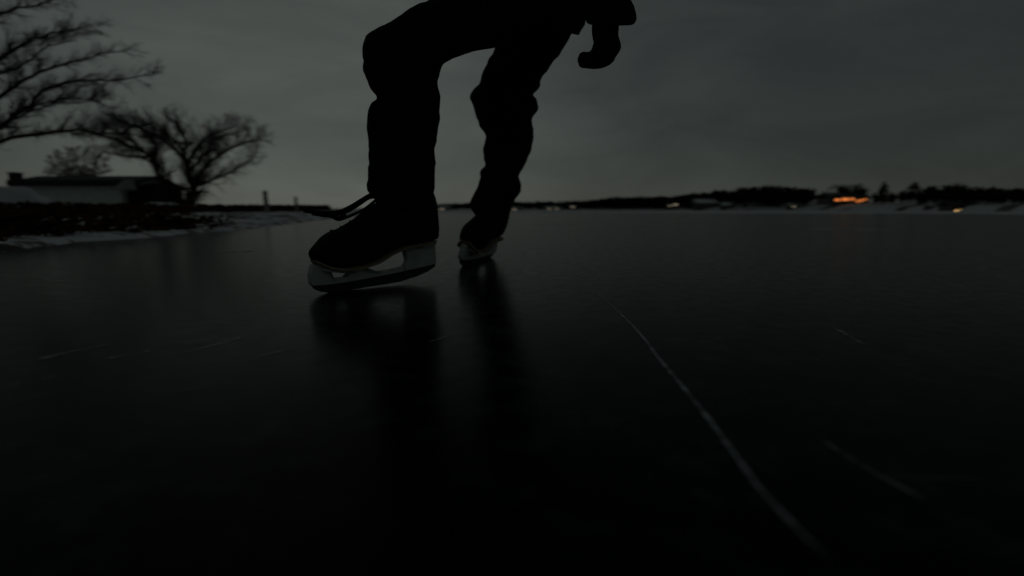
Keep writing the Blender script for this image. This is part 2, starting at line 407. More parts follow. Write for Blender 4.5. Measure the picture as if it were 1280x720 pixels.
for k in range(16):          # ragged dark tufts and heaped leaves breaking the snow edge
    y = rnd.uniform(2.5, 5.6); s = .12 + rnd.random() * .9; x0 = interp(SH, y) - s; rr = rnd.uniform(.04, .11); hh = rnd.uniform(.02, .06)
    for _ in range(45):
        x = x0 + rnd.gauss(0, rr * .45); yq = y + rnd.gauss(0, rr)
        if rnd.random() < .3: stalk(x, yq, hh * rnd.uniform(.8, 1.8), rnd.random() * 2.2)
        else: leaf(x, yq, shore_z(x, yq) + rnd.random() ** 1.4 * hh, rnd.uniform(.015, .04))
for k in range(9000):        # thin line of growth along the bank into the distance
    y = 9 + 55 * rnd.random() ** 1.4; s = 3.0 + rnd.random() ** 2 * 6 + y * .04; x = interp(SH, y) - s
    leaf(x, y, shore_z(x, y) + rnd.random() ** 2 * (.10 + .008 * y), rnd.uniform(.03, .07) * (1 + y * .03))
tag(link('bank_undergrowth', bm, M['brush'], smooth=False), 'dark reddish dead grass and leaf litter along the left snowy bank', 'undergrowth', kind='stuff')

def rock(px, py, r, label):
    c = G(px, py); bm = bmesh.new(); bmesh.ops.create_icosphere(bm, subdivisions=3, radius=1)
    for v in bm.verts:
        q = v.co.copy(); f = 1 + .35 * noise.noise(q * 1.6 + c * 9) + .12 * noise.noise(q * 5)
        v.co = Vector((q.x * r * 1.35, q.y * r, q.z * r * .7)) * f
    o = link('shore_rock', bm, M['rock']); o.location = c + Vector((0, 0, r * .22))
    tag(o, label, 'rock')
rock(14, 311, .04, 'dark rock at the far left ice edge, closest to the camera')
# snow pile at the far left
bm = bmesh.new(); bmesh.ops.create_icosphere(bm, subdivisions=4, radius=1)
for v in bm.verts:
    q = v.co.copy(); v.co = Vector((q.x * 1.3, q.y * .9, q.z * .62)) * (1 + .22 * noise.noise(q * 1.7))
o = link('snow_pile', bm, M['snow']); o.location = P(2, 262, 15) + Vector((0, 0, .05))
tag(o, 'pale heap of snow left of the long low house', 'snow pile')

# ------------------------------------------------------------------ long low house
def house():
    Y = 38.0; x0 = P(30, 250, Y).x; x1 = P(190, 250, Y).x; zb = shore_z((x0 + x1) / 2, Y) - .05
    zt = P(0, 228.5, Y).z; zr = P(0, 220.5, Y).z
    cx = (x0 + x1) / 2; root = empty('low_house', (cx, Y, zb)); Hh = zt - zb; Wd = (x1 - x0); xm = P(152, 250, Y).x - cx
    R = root.matrix_world
    bm = bmesh.new(); box(bm, (-Wd / 2, 0, 0), (xm, 3.6, Hh), R); link('wall', bm, M['siding'], root, False)
    bm = bmesh.new(); box(bm, (xm, .6, 0), (Wd / 2, 3.6, Hh - .002), R); link('dark_wing', bm, M['darkwall'], root, False)['label'] = 'dark recessed end of the house'
    bm = bmesh.new()
    hr = zr - zb
    prof = [(-.7, Hh - .12), (1.8, hr - .05), (4.2, Hh - .12), (4.2, Hh + .1), (1.8, hr + .15), (-.7, Hh + .1)]
    A = [bm.verts.new(R @ Vector((-Wd / 2 - .35, y, z))) for y, z in prof]; B = [bm.verts.new(R @ Vector((Wd / 2 - .6, y, z))) for y, z in prof]
    for i in range(6): bm.faces.new((A[i], A[(i + 1) % 6], B[(i + 1) % 6], B[i]))
    bm.faces.new(A); bm.faces.new(B[::-1])
    rf = link('roof', bm, M['roof'], root, False)
    bm = bmesh.new(); box(bm, (-Wd / 2 - .38, -.76, Hh - .26), (Wd / 2 - .58, -.705, Hh + .16), R); link('fascia', bm, M['trim'], rf, False)
    for gx in (-Wd / 2, Wd / 2 - 1.0):
        bm = bmesh.new(); v = [bm.verts.new(R @ Vector(p)) for p in ((gx + .02, 0.05, Hh - .1), (gx + .02, 1.8, hr - .06), (gx + .02, 3.55, Hh - .1), (gx + .12, 0.05, Hh - .1), (gx + .12, 1.8, hr - .06), (gx + .12, 3.55, Hh - .1))]
        for f in ((0, 1, 2), (5, 4, 3), (0, 3, 4, 1), (1, 4, 5, 2), (2, 5, 3, 0)): bm.faces.new([v[i] for i in f])
        link('gable', bm, M['siding'], root, False)
    ch = bmesh.new(); cxl = P(24, 245, Y).x - cx
    box(ch, (cxl - .26, -.35, 0), (cxl + .2, .3, hr + .2), R); c = link('chimney', ch, M['chimney'], root, False)
    ch = bmesh.new(); box(ch, (cxl - .31, -.41, hr + .2), (cxl + .25, .36, hr + .28), R); link('chimney_cap', ch, M['trim'], c, False)
    zl = P(0, 237, Y).z - zb; zh = P(0, 225, Y).z - zb; xa = P(162, 240, Y).x - cx         # pale lean-to roof over the dark end
    bm = bmesh.new(); v = [bm.verts.new(R @ Vector(p)) for p in ((xa, -1.6, zl), (Wd / 2 + .1, -1.6, zl), (Wd / 2 - .7, -.72, zh), (xa + .25, -.72, zh), (xa, -1.6, zl - .1), (Wd / 2 + .1, -1.6, zl - .1), (Wd / 2 - .7, -.72, zh - .1), (xa + .25, -.72, zh - .1))]
    for f in ((0, 1, 2, 3), (7, 6, 5, 4), (0, 4, 5, 1), (1, 5, 6, 2), (2, 6, 7, 3), (3, 7, 4, 0)): bm.faces.new([v[i] for i in f])
    link('porch_roof', bm, M['porch'], root, False)['label'] = 'pale sloping porch roof'
    bm = bmesh.new(); box(bm, (-Wd / 2 + .6, -.9, 0), (xm - .1, -.003, .36), R); dk = link('deck', bm, M['darkwall'], root, False)
    bm = bmesh.new(); box(bm, (-Wd / 2 + .55, -.95, .36), (xm - .05, -.003, .44), R); link('snow_cover', bm, M['snow'], dk, False)
    tag(root, 'long low pale grey house with a dark shallow roof on the left shore', 'house')
house()
# snow ledge right of the house
bm = bmesh.new(); bmesh.ops.create_icosphere(bm, subdivisions=3, radius=1)
for v in bm.verts:
    q = v.co.copy(); v.co = Vector((q.x * .95, q.y * .5, q.z * .17)) * (1 + .25 * noise.noise(q * 2))
o = link('snow_drift', bm, M['snow']); o.location = P(196, 258.5, 20)
tag(o, 'thin pale snow drift in front of the dark end of the house', 'snow drift')

# ------------------------------------------------------------------ trees
def grow(bt, bw, p, d, length, r, depth, rn, up=.12, spread=.6, droop=0, seg=4, keep=None, minr=.004, side=2):
    """one limb into bt (thick) or bw (thin), then its side shoots"""
    pts = [p.copy()]; rad = [r]; q = p.copy(); dd = d.normalized()
    for i in range(seg):
        dd = (dd + Vector((rn.gauss(0, .17), rn.gauss(0, .17), rn.gauss(0, .14) + up * .5 - droop))).normalized()
        q = q + dd * (length / seg); pts.append(q.copy()); rad.append(max(minr * .6, r * (1 - .75 * (i + 1) / seg)))
    thick = r > .035
    tube(bt if thick else bw, pts, rad, 6 if thick else 3, cap=False)
    if depth <= 0: return
    for i in range(1, len(pts)):
        for _ in range(side if i < len(pts) - 1 else side + 1):
            if rn.random() < .12: continue
            t = (pts[i] - pts[i - 1]).normalized()
            ax = Vector((rn.gauss(0, 1), rn.gauss(0, 1), rn.gauss(0, 1))); ax = (ax - t * ax.dot(t)).normalized()
            nd = (t + ax * spread * rn.uniform(.6, 1.4)).normalized()
            grow(bt, bw, lerp(pts[i - 1], pts[i], rn.random()), nd, length * rn.uniform(.42, .68), max(minr, rad[i] * rn.uniform(.5, .75)), depth - 1, rn, up, spread, droop, max(3, seg - 1), keep, minr, side)
def limb(bt, bw, path, r0, r1, rn, depth, Ls, up, every=1, spread=.7, minr=.004, side=2):
    pts = [P(*q) for q in path]
    # smooth the path
    dense = []
    for i in range(len(pts) - 1):
        a, b, c, d = pts[max(i - 1, 0)], pts[i], pts[i + 1], pts[min(i + 2, len(pts) - 1)]
        for s in range(3):
            t = s / 3; dense.append(.5 * ((2 * b) + (c - a) * t + (2 * a - 5 * b + 4 * c - d) * t * t + (3 * b - a - 3 * c + d) * t ** 3) + Vector((rn.gauss(0, .02), rn.gauss(0, .02), rn.gauss(0, .02))))
    dense.append(pts[-1])
    n = len(dense); rad = [lerp(r0, r1, i / (n - 1)) for i in range(n)]
    tube(bt, dense, rad, 7, cap=False)
    for i in range(2, n):
        if i % every: continue
        for _ in range(side):
            t = (dense[i] - dense[i - 1]).normalized()
            ax = Vector((rn.gauss(0, 1), rn.gauss(0, 1), rn.gauss(0, 1) + .3)); ax = (ax - t * ax.dot(t)).normalized()
            nd = (t + ax * spread * rn.uniform(.5, 1.3)).normalized()
            fr = i / (n - 1)
            grow(bt, bw, dense[i], nd, Ls * rn.uniform(.6, 1.1) * (1 - .4 * fr), max(minr, rad[i] * .5), depth, rn, up, spread, 0, 4, None, minr)
def tree(name, base, limbs, label, r, seed, depth, Ls, up, minr, cm, group=None, spread=.7, every=1, side=2):
    rn = random.Random(seed); bt = bmesh.new(); bw = bmesh.new()
    for path, r0, r1 in limbs: limb(bt, bw, path, r0, r1, rn, depth, Ls, up, every, spread, minr, side)
    root = empty(name, base)
    link('trunk', bt, M['bark'], root); link('crown', bw, cm, root)
    tag(root, label, 'tree', group)
# forked tree by the house (about 34 m away)
Y = 34
tree('bare_tree', P(236, 263, Y), [
    ([(237, 268, Y), (233, 258, Y), (222, 246, Y), (205, 228, Y), (193, 208, Y - .5), (186, 194, Y - 1), (160, 182, Y - 1.5), (135, 172, Y - 2), (112, 166, Y - 2.5)], .24, .04),
    ([(236, 266, Y), (238, 250, Y), (241, 235, Y), (236, 215, Y + .3), (231, 196, Y + .5), (232, 176, Y + .8), (224, 160, Y + 1), (212, 148, Y + 1)], .24, .035),
    ([(241, 240, Y), (243, 228, Y), (254, 212, Y - .5), (268, 199, Y - 1), (288, 186, Y - 1.5), (308, 178, Y - 2), (322, 175, Y - 2.4)], .15, .03),
    ([(241, 240, Y), (247, 233, Y), (262, 226, Y + 1), (282, 218, Y + 1.6), (300, 208, Y + 2), (316, 198, Y + 2)], .12, .03),
    ([(235, 206, Y), (242, 190, Y - 1), (252, 176, Y - 1.8), (270, 166, Y - 2.5), (290, 160, Y - 3)], .12, .03),
    ([(193, 208, Y - .5), (196, 190, Y + .5), (190, 172, Y + 1.2), (172, 160, Y + 2), (152, 150, Y + 2.3)], .13, .03),
    ([(188, 196, Y - 1), (170, 196, Y), (148, 194, Y + 1), (132, 190, Y + 1.4)], .09, .03),
    ([(231, 200, Y + .3), (215, 184, Y - 1), (196, 170, Y - 2), (172, 158, Y - 3), (150, 152, Y - 3.5)], .12, .03),
    ([(236, 215, Y + .3), (250, 200, Y + 1), (262, 184, Y + 2), (274, 172, Y + 3), (300, 165, Y + 3.5)], .12, .03),
    ([(186, 194, Y - 1), (168, 180, Y - 2.2), (148, 166, Y - 3), (130, 158, Y - 3.4)], .10, .03),
    ([(231, 190, Y + .5), (218, 174, Y + 1.5), (198, 164, Y + 2.5), (176, 154, Y + 3)], .12, .03),
], 'bare forked tree with a wide twiggy crown behind the low house', .3, 11, 2, 1.55, .16, .0075, M['twig'], 'bare trees on the left shore', .8)
# big tree at the left edge, trunk outside the frame
Y = 14
tree('bare_tree', (P(-170, 262, Y).x, Y, .15), [
    ([(-170, 268, Y), (-168, 240, Y), (-165, 205, Y), (-160, 170, Y), (-165, 110, Y), (-160, 40, Y), (-150, -40, Y)], .34, .12),
    ([(-162, 215, Y), (-110, 200, Y - .4), (-50, 188, Y - .8), (0, 177, Y - 1), (40, 168, Y - 1.2), (75, 165, Y - 1.3), (110, 164, Y - 1.4), (150, 167, Y - 1.4), (190, 171, Y - 1.5)], 0.072, .012),
    ([(-160, 190, Y), (-100, 180, Y), (-40, 170, Y), (0, 158, Y), (30, 138, Y), (52, 118, Y), (80, 103, Y), (110, 100, Y), (150, 98, Y), (190, 94, Y)], 0.086, .012),
    ([(-160, 170, Y), (-90, 155, Y + .8), (-30, 135, Y + 1), (10, 115, Y + 1.2), (40, 96, Y + 1.2), (75, 82, Y + 1.3), (115, 72, Y + 1.4), (160, 62, Y + 1.4)], 0.086, .012),
    ([(-162, 130, Y), (-90, 110, Y - .5), (-30, 88, Y - .7), (10, 66, Y - .8), (40, 50, Y - .8), (75, 40, Y - .8), (108, 32, Y - .8)], 0.079, .012),
    ([(-162, 90, Y), (-90, 60, Y + .5), (-30, 32, Y + .7), (10, 14, Y + .8), (45, 6, Y + .8), (70, -2, Y + .8)], 0.072, .012),
    ([(0, 158, Y), (25, 146, Y - .5), (55, 133, Y - .6), (90, 128, Y - .7), (125, 125, Y - .7)], 0.032, .01),
    ([(30, 138, Y), (55, 130, Y + .4), (90, 122, Y + .5), (120, 127, Y + .5), (135, 136, Y + .5)], 0.029, .01),
    ([(-160, 40, Y), (-90, 0, Y), (-20, -30, Y), (30, -50, Y)], 0.072, .012),
    ([(-30, 88, Y - .7), (0, 92, Y - 1), (30, 80, Y - 1.4), (60, 58, Y - 1.6), (90, 52, Y - 1.7)], 0.036, .01),
], 'large bare tree reaching its branches in from the left edge', .34, 21, 2, .66, .1, .003, M['twig'], 'bare trees on the left shore', .6, side=2)
# rounded leafless shrub tree behind the house roof
Y = 46
bl = []
for k in range(11):
    a = math.pi * (k + .5) / 11; ex = 97 - 36 * math.cos(a); ey = 222 - 32 * math.sin(a) ** .8; dz = 2 * math.sin(k * 2.4)
    bl.append(([(97, 268, Y), (97 + (ex - 97) * .2, 240, Y), (97 + (ex - 97) * .55, 226 + (ey - 226) * .4, Y + dz * .5), (ex, ey, Y + dz)], .10, .02))
tree('rounded_bush', P(97, 264, Y), bl, 'small rounded reddish bare bush showing above the house roof', .1, 31, 2, .9, .1, .012, M['redtwig'], None, .8)

# two weathered posts on the bank, two low bare bushes
def post(px, ptop, pbot, Y, r, label):
    p = P(px, pbot, Y); h = P(px, ptop, Y).z - (p.z - .1); root = empty('mooring_post', (p.x, p.y, p.z - .1))
    bm = bmesh.new(); pts = [Vector((p.x + .01 * math.sin(k), p.y, p.z - .1 + h * k / 5)) for k in range(6)]
    tube(bm, pts, [r * 1.08, r * 1.03, r, r * .98, r * .97, r * .94], 12); link('shaft', bm, M['post'], root)
    bm = bmesh.new(); tube(bm, [pts[-1] + Vector((0, 0, -.005)), pts[-1] + Vector((0, 0, .03)), pts[-1] + Vector((0, 0, .05))], [r * 1.15, r * 1.0, r * .4], 12); link('snow_cap', bm, M['snow'], root)
    tag(root, label, 'post', 'weathered posts on the left bank')
post(333.5, 240, 268, 17, .075, 'taller grey post standing on the snowy bank right of the forked tree')
post(371, 247, 267, 24, .07, 'shorter grey post on the snowy bank beside the flying laces')

# ------------------------------------------------------------------ far shore
FAR = [(-420, 330), (-200, 345), (-40, 380), (0, 400), (60, 390), (120, 340), (180, 265), (230, 190), (262, 150), (300, 120), (420, 60)]
# polar description: azimuth (photo column on the horizon) -> distance of the far ice edge, ridge height in photo rows above horizon
EDGE = [(-300, 300), (240, 330), (480, 360), (640, 380), (850, 330), (1000, 250), (1130, 150), (1280, 75), (1500, 50)]
TOP = [(-300, 2), (240, 2), (330, 2), (480, 2.5), (550, 8), (600, 10), (640, 10.5), (700, 11), (735, 12), (770, 16.5), (835, 16.5), (865, 21), (920, 27), (960, 30), (1000, 27.5), (1020, 25), (1050, 31), (1070, 28), (1085, 22), (1110, 22), (1140, 27), (1180, 31), (1230, 29), (1280, 25), (1400, 24), (1500, 24)]
def far(px, extra, up):
    """ground point 'extra' metres behind the far ice edge in the direction of photo column px"""
    d = interp(EDGE, px) + extra; return Vector(((px - 640) / F * d / math.cos(PITCH) * math.cos(PITCH), d, up))
def far_z(px, e):
    d = interp(EDGE, px); hill = max(0, interp(TOP, px) - 9) / F * d * .75
    return -.03 + min(e, 5) * .2 + hill * max(0, min(1, (e - 3) / 55)) ** .8 + .5 * noise.noise(Vector((px * .02, e * .05, 0))) * min(1, e / 20)
def farground_material():
    m = mat('far_snowy_slope', (.6, .63, .64), .8, .08, .05)
    nt = m.node_tree; b = nt.nodes['Principled BSDF']; N = nt.nodes; L = nt.links
    geo = N.new('ShaderNodeNewGeometry'); n = N.new('ShaderNodeTexNoise'); n.inputs['Scale'].default_value = .06; n.inputs['Detail'].default_value = 6
    L.new(geo.outputs['Position'], n.inputs['Vector'])
    r = N.new('ShaderNodeValToRGB'); r.color_ramp.elements[0].position = .56; r.color_ramp.elements[1].position = .66
    L.new(n.outputs['Fac'], r.inputs['Fac'])
    mx = N.new('ShaderNodeMix'); mx.data_type = 'RGBA'; old = b.inputs['Base Color'].links[0].from_socket
    L.new(r.outputs['Color'], mx.inputs['Factor']); L.new(old, mx.inputs['A']); mx.inputs['B'].default_value = (.05, .045, .04, 1)
    L.new(mx.outputs['Result'], b.inputs['Base Color'])
    return m
bm = bmesh.new(); es = [-8, 0, 1.5, 3, 6, 12, 20, 32, 48, 65, 90, 140, 260, 500]; rows = []
for k in range(0, 181):
    px = -300 + k * 10; rows.append([bm.verts.new(far(px, e, -.1 if e < 0 else far_z(px, e))) for e in es])
for a, b in zip(rows, rows[1:]):
    for i in range(len(es) - 1): bm.faces.new((a[i], b[i], b[i + 1], a[i + 1]))
tag(link('far_shore_hills', bm, farground_material()), kind='structure')

bm = bmesh.new(); rows = []
for k in range(0, 101):
    px = 470 + k * 10; row = []
    near = interp([(470, 95), (560, 46), (700, 42), (1000, 36), (1280, 30), (1500, 26)], px) * (1 + .18 * noise.noise(Vector((px * .013, 0, 4))) + .08 * noise.noise(Vector((px * .06, 0, 4))))
    dd = interp(EDGE, px) - .5
    for f in (0, .04, .12, .3, .6, 1):
        d = lerp(near, dd, f); row.append(bm.verts.new(((px - 640) / F * d, d, .004 + .03 * min(1, f * 6))))
    rows.append(row)
for a, b in zip(rows, rows[1:]):
    for i in range(5): bm.faces.new((a[i], b[i], b[i + 1], a[i + 1]))
tag(link('snow_covered_ice', bm, M['snow']), kind='structure')

def crown_faces(bm, c, rx, rz, n, s, rn, conic=False):
    for _ in range(n):
        while True:
            q = Vector((rn.uniform(-1, 1), rn.uniform(-1, 1), rn.uniform(-1, 1)))
            if q.length < 1: break
        if conic: k = 1 - (q.z + 1) / 2 * .9; q.x *= k; q.y *= k
        p = c + Vector((q.x * rx, q.y * rx, q.z * rz)); a = Vector((rn.gauss(0, 1), rn.gauss(0, 1), rn.gauss(0, 1))).normalized(); b = a.orthogonal().normalized(); t = s * rn.uniform(.6, 1.3)
        bm.faces.new([bm.verts.new(p + a * t), bm.verts.new(p + b * t), bm.verts.new(p - a * t), bm.verts.new(p - b * t * .7)])
rn = random.Random(5); bm = bmesh.new()
CLEAR = [(1005, 1135, 0, 36), (866, 900, 0, 14)]
for k in range(2300):
    px = rn.uniform(-60, 1340) if k < 1500 else rn.uniform(545, 900)
    top = interp(TOP, px)
    d0 = interp(EDGE, px); e = 5.5 + rn.random() ** 1.2 * (75 if k < 1500 else 40)
    if any(a < px < b and c <= e < f for a, b, c, f in CLEAR): continue
    if px < 545 and rn.random() < .5: continue
    gz = far_z(px, e); d = d0 + e
    zmax = H + top / F * d * rn.uniform(.72, 1.03)
    h = min(max(1.0, zmax - gz), 13)
    z0 = gz if gz + h > zmax - .5 else gz
    con = rn.random() < .35
    rx = h * (.2 if con else .33) * rn.uniform(.8, 1.2)
    c = far(px, e, gz + h * .56)
    crown_faces(bm, c, max(rx, .8), h * .46, 34, max(.28, h * .13), rn, con)
    tube(bm, [far(px, e, gz - .2), far(px, e, gz + h * .7)], [h * .025, h * .01], 4, False)
tag(link('far_woods', bm, M['forest'], smooth=False), 'black wooded shoreline along the far side of the frozen lake', 'woods', kind='stuff')
# single trees standing out of the wood
def fartree(px, e, hpx, wpx, label, con=False, lean=0):
    d = interp(EDGE, px) + e; gz = far_z(px, e); h = H + hpx / F * d - gz; r = wpx / F * d / 2
    root = empty('shore_tree', far(px, e, gz)); bt = bmesh.new(); bc = bmesh.new(); rn = random.Random(px)
    b = far(px, e, gz - .2)
    tube(bt, [b, b + Vector((lean * .3, 0, h * .5)), b + Vector((lean, 0, h * .9))], [h * .03, h * .02, h * .008], 5, False)
    crown_faces(bc, b + Vector((lean * .6, 0, h * .62)), r, h * .39, 130, max(.25, h * .07), rn, con)
    if not con:
        for a in range(3): crown_faces(bc, b + Vector((lean + rn.uniform(-.6, .6) * r, 0, h * rn.uniform(.7, .95))), r * .45, h * .14, 40, h * .05, rn)
    link('trunk', bt, M['bark'], root); link('crown', bc, M['forest'], root, False)
    tag(root, label, 'tree', 'trees standing above the far woods')
fartree(1096, 26, 36, 20, 'tall narrow tree poking up right of the orange lit house', True, .8)
fartree(1042, 30, 31, 34, 'broad dark tree directly above the orange lit windows')
fartree(1064, 34, 32, 26, 'broad tree between the lit house and the tall narrow tree')
fartree(1131, 30, 33, 16, 'loose leaning tree just right of the gap in the far woods', False, 1.2)
fartree(961, 30, 31, 34, 'rounded tree crowning the wooded hill left of the lit house')
fartree(1180, 34, 33, 40, 'wide tree on the woods ridge left of the yellow lit windows')
fartree(925, 40, 28.5, 22, 'rounded tree at the left shoulder of the wooded hill')
fartree(1262, 20, 28, 18, 'thin tree at the right edge of the frame')

def far_house(px, wpx, base, wall_top, ridge, lit, label, m, e=8, roofm='snow'):
    d = interp(EDGE, px) + e; gz = far_z(px, e) - .4
    W = wpx / F * d; zb = min(gz, H + base / F * d); zt = H + wall_top / F * d; zr = H + ridge / F * d
    root = empty('lake_house', far(px, e, zb)); R = root.matrix_world
    bm = bmesh.new(); box(bm, (-W / 2, 0, 0), (W / 2, W * .6, zt - zb), R); link('wall', bm, M['farwall'], root, False)
    bm = bmesh.new(); o = W * .05; z1 = zt - zb; z2 = zr - zb; th = .12 + W * .01
    prof = [(-o, z1 - .02), (W * .3, z2 - th), (W * .6 + o, z1 - .02), (W * .6 + o, z1 + th), (W * .3, z2), (-o, z1 + th)]
    A = [bm.verts.new(R @ Vector((-W / 2 - o, y, z))) for y, z in prof]; B = [bm.verts.new(R @ Vector((W / 2 + o, y, z))) for y, z in prof]
    for i in range(6): bm.faces.new((A[i], A[(i + 1) % 6], B[(i + 1) % 6], B[i]))
    bm.faces.new(A); bm.faces.new(B[::-1]); rf = link('roof', bm, M[roofm], root, False)
    bm = bmesh.new(); box(bm, (W * .22, W * .2, z1), (W * .22 + W * .07, W * .28, z2 + W * .06), R); link('chimney', bm, M['chimney'], rf, False)
    for (cx, w_, zb_, zt_) in lit:
        a = (cx - px) / F * d; ww = w_ / F * d; z0 = H + zb_ / F * d - zb; z3 = H + zt_ / F * d - zb; t = max(.04, ww * .04)
        bm = bmesh.new()
        for p, q in (((a, -.07, z0 - t), (a + ww, -.002, z0)), ((a, -.07, z3), (a + ww, -.002, z3 + t)), ((a - t, -.07, z0 - t), (a, -.002, z3 + t)), ((a + ww, -.07, z0 - t), (a + ww + t, -.002, z3 + t))): box(bm, p, q, R)
        f = link('window', bm, M['trim'], root, False)
        bm = bmesh.new(); box(bm, (a, -.045, z0), (a + ww, -.012, z3), R); link('pane', bm, m, f, False)
    tag(root, label, 'house', 'houses along the far shore')
far_house(1056, 48, 8, 15, 21, [(1038, 6, 11.5, 14), (1046, 9, 12, 15.5), (1057, 5, 12.5, 15), (1064.5, 3, 10, 12.5), (1069, 3.5, 11, 13.5), (1074, 3, 12.5, 14.5)], 'house on the snowy slope with orange lit windows', M['lit_orange'], 22, 'roof')
far_house(1200, 34, -3, 5.5, 11, [(1187, 4, -1.2, .4), (1192.5, 3.2, 0, 1.4), (1198, 5, -2, .2), (1204, 5, -.4, 1.6), (1211, 3, .8, 2)], 'low house with a row of yellow lit windows at the right', M['lit_yellow'], 5, 'roof')
far_house(838, 14, 0, 8, 11, [(833, 4, 5, 6.2), (839, 5, 6, 8)], 'far house with one small pale lit window left of the wooded hill', M['lit_pale'], 4, 'roof')
far_house(881, 26, 1, 9, 14, [], 'unlit snow roofed house below the wooded hill', M['lit_pale'], 6)
far_house(907, 14, 0, 6, 10, [], 'smaller unlit snow roofed house right of the bigger unlit one', M['lit_pale'], 5)
far_house(692, 20, 0, 3.6, 5.5, [(684, 4, 1.4, 2.4), (694, 3, 1.6, 2.8)], 'tiny far house with two pale windows right of the rear leg', M['lit_pale'], 5)
far_house(645, 12, 0, 3.6, 5, [(641, 4, .6, 1.8)], 'tiny lit house touching the rear leg at the horizon', M['lit_pale'], 3)
far_house(716, 10, 0, 5, 7, [(713, 4, 3.6, 4.8)], 'tiny far house with one high pale window', M['lit_pale'], 5)
far_house(556, 12, 0, 4, 6, [(551, 5, 1.0, 2.2)], 'tiny lit house at the horizon between the two legs', M['lit_pale'], 4)
far_house(990, 14, 1, 6, 9, [(986, 4, 4, 5.2)], 'small house with one dim window left of the snowy slope', M['lit_pale'], 6)
far_house(1166, 18, -2, 5, 9, [], 'small unlit snow roofed house left of the yellow lit house', M['lit_pale'], 7)

# ------------------------------------------------------------------ skates
T = G(418, 365); T.z = 0
HE = G(543, 346); HE = Vector((P(543, 346, 1.64).x, 1.64, 0))
U = (HE - T).normalized(); LEN = (HE - T).length
PN = Vector((U.y, -U.x, 0))                       # points towards the camera side
LIFT = math.atan2(.030, LEN)                      # the heel of the front skate is just off the ice
def onplane(px, py):
    """photo point on the upright plane of the front skate -> (along from toe, height) with the heel lift undone"""
    d = ray(px, py); t = (T - CAM).dot(PN) / d.dot(PN); q = CAM + d * t - T
    u, z = q.dot(U), q.z
    c, s = math.cos(-LIFT), math.sin(-LIFT)
    return (u * c - z * s, u * s + z * c)
def plate(bm, poly, th, bev=0.0):
    """flat side profile given as (along, height) points, extruded to thickness th"""
    A = [bm.verts.new((p[0], -th / 2, p[1])) for p in poly]; B = [bm.verts.new((p[0], th / 2, p[1])) for p in poly]
    n = len(poly)
    for i in range(n): bm.faces.new((A[i], A[(i + 1) % n], B[(i + 1) % n], B[i]))
    fa = bm.faces.new(A); fb = bm.faces.new(B[::-1])
    bmesh.ops.triangulate(bm, faces=[fa, fb])
runner_px = [(389, 357), (393, 361.5), (400, 364.5), (412, 366), (424, 364.5), (440, 362), (457, 359), (480, 355.5), (500, 352), (520, 345.6), (535, 339), (543.5, 333), (543.5, 329.5), (530, 333), (505, 338.5), (482, 343.5), (450, 349.5), (420, 354.5), (402, 356.5)]
front_tower_px = [(389, 330), (386, 342), (386.5, 352), (389, 357), (402, 356.5), (420, 354.5), (410, 348), (407, 342), (408, 337), (410, 334)]
beam_px = [(420, 354.5), (450, 349.5), (482, 343.5), (505, 338.5), (503, 332.5), (482, 337), (456, 341), (452, 340), (453, 332), (440, 334), (443, 342), (432, 345.5), (410, 348)]
rear_tower_px = [(505, 338.5), (530, 333), (543.5, 329.5), (541, 322), (540, 312), (541.5, 302), (520, 305), (503, 308.5), (507, 318), (507, 326), (503, 332.5)]
sole_px = [(388, 329.5), (401, 333), (424, 335.2), (449, 331), (466, 325), (482.5, 315.5), (503, 307.3), (525, 304), (543.5, 300)]
top_px = [(387, 318), (391, 308), (401, 301), (412, 291.5), (432.5, 283.5), (453, 270.5), (466, 258), (475, 246)]
back_px = [(543, 240), (543.5, 255), (547, 268), (547.5, 285), (546, 296), (543.5, 301)]
S_ = [onplane(*p) for p in sole_px]; T_ = [onplane(*p) for p in top_px]; B_ = [onplane(*p) for p in back_px]
toe_u = S_[0][0] + .006; heel_u = max(b[0] for b in B_) - .012
def boot_mesh():
    bm = bmesh.new()
    # foot: upright cross-sections from toe to heel
    rings = []; nst = 26; Lb = heel_u - toe_u
    ankle_u = T_[-1][0]
    for k in range(nst):
        t = k / (nst - 1); t = t + .0; uu = toe_u + Lb * (1 - math.cos(math.pi * t)) / 2 * 1.0
        f = (uu - toe_u) / Lb
        zb = interp(S_, uu); zt = interp(T_, uu + .012) if uu < ankle_u else T_[-1][1]
        zt = min(zt, zb + .15)
        hw = interp([(0, .018), (.03, .030), (.1, .041), (.25, .049), (.4, .046), (.6, .036), (.8, .037), (.93, .034), (1, .02)], f)
        if f < .12: zt = zb + (zt - zb) * (.72 + .28 * math.sqrt(f / .12)); zb += .012 * (1 - f / .12) ** 2
        c = Vector((uu, 0, (zb + zt) / 2)); rings.append(ell(c, Vector((0, hw, 0)), Vector((0, 0, max(.012, (zt - zb) / 2))), 24, 2.6))
    loft(bm, rings)
    # shaft: level cross-sections from the instep upward
    rings = []; z0 = S_[-1][1] + .03; z1 = onplane(508, 225)[1]
    Tz = sorted((z, u) for u, z in T_); Bz = sorted((z, u) for u, z in B_)
    for k in range(14):
        z = lerp(z0, z1, k / 13); fu = interp(Tz, z) + .012; bu = interp(Bz, z) - .012
        fu = max(fu, lerp(toe_u + .1, T_[-1][0] + .005, min(1, k / 5)))
        hw = interp([(0, .034), (.4, .040), (1, .048)], k / 13)
        rings.append(ell(Vector(((fu + bu) / 2, 0, z)), Vector(((bu - fu) / 2, 0, 0)), Vector((0, hw, 0)), 24, 2.3))
    loft(bm, rings)
    return remesh(bm, .0045, 4)
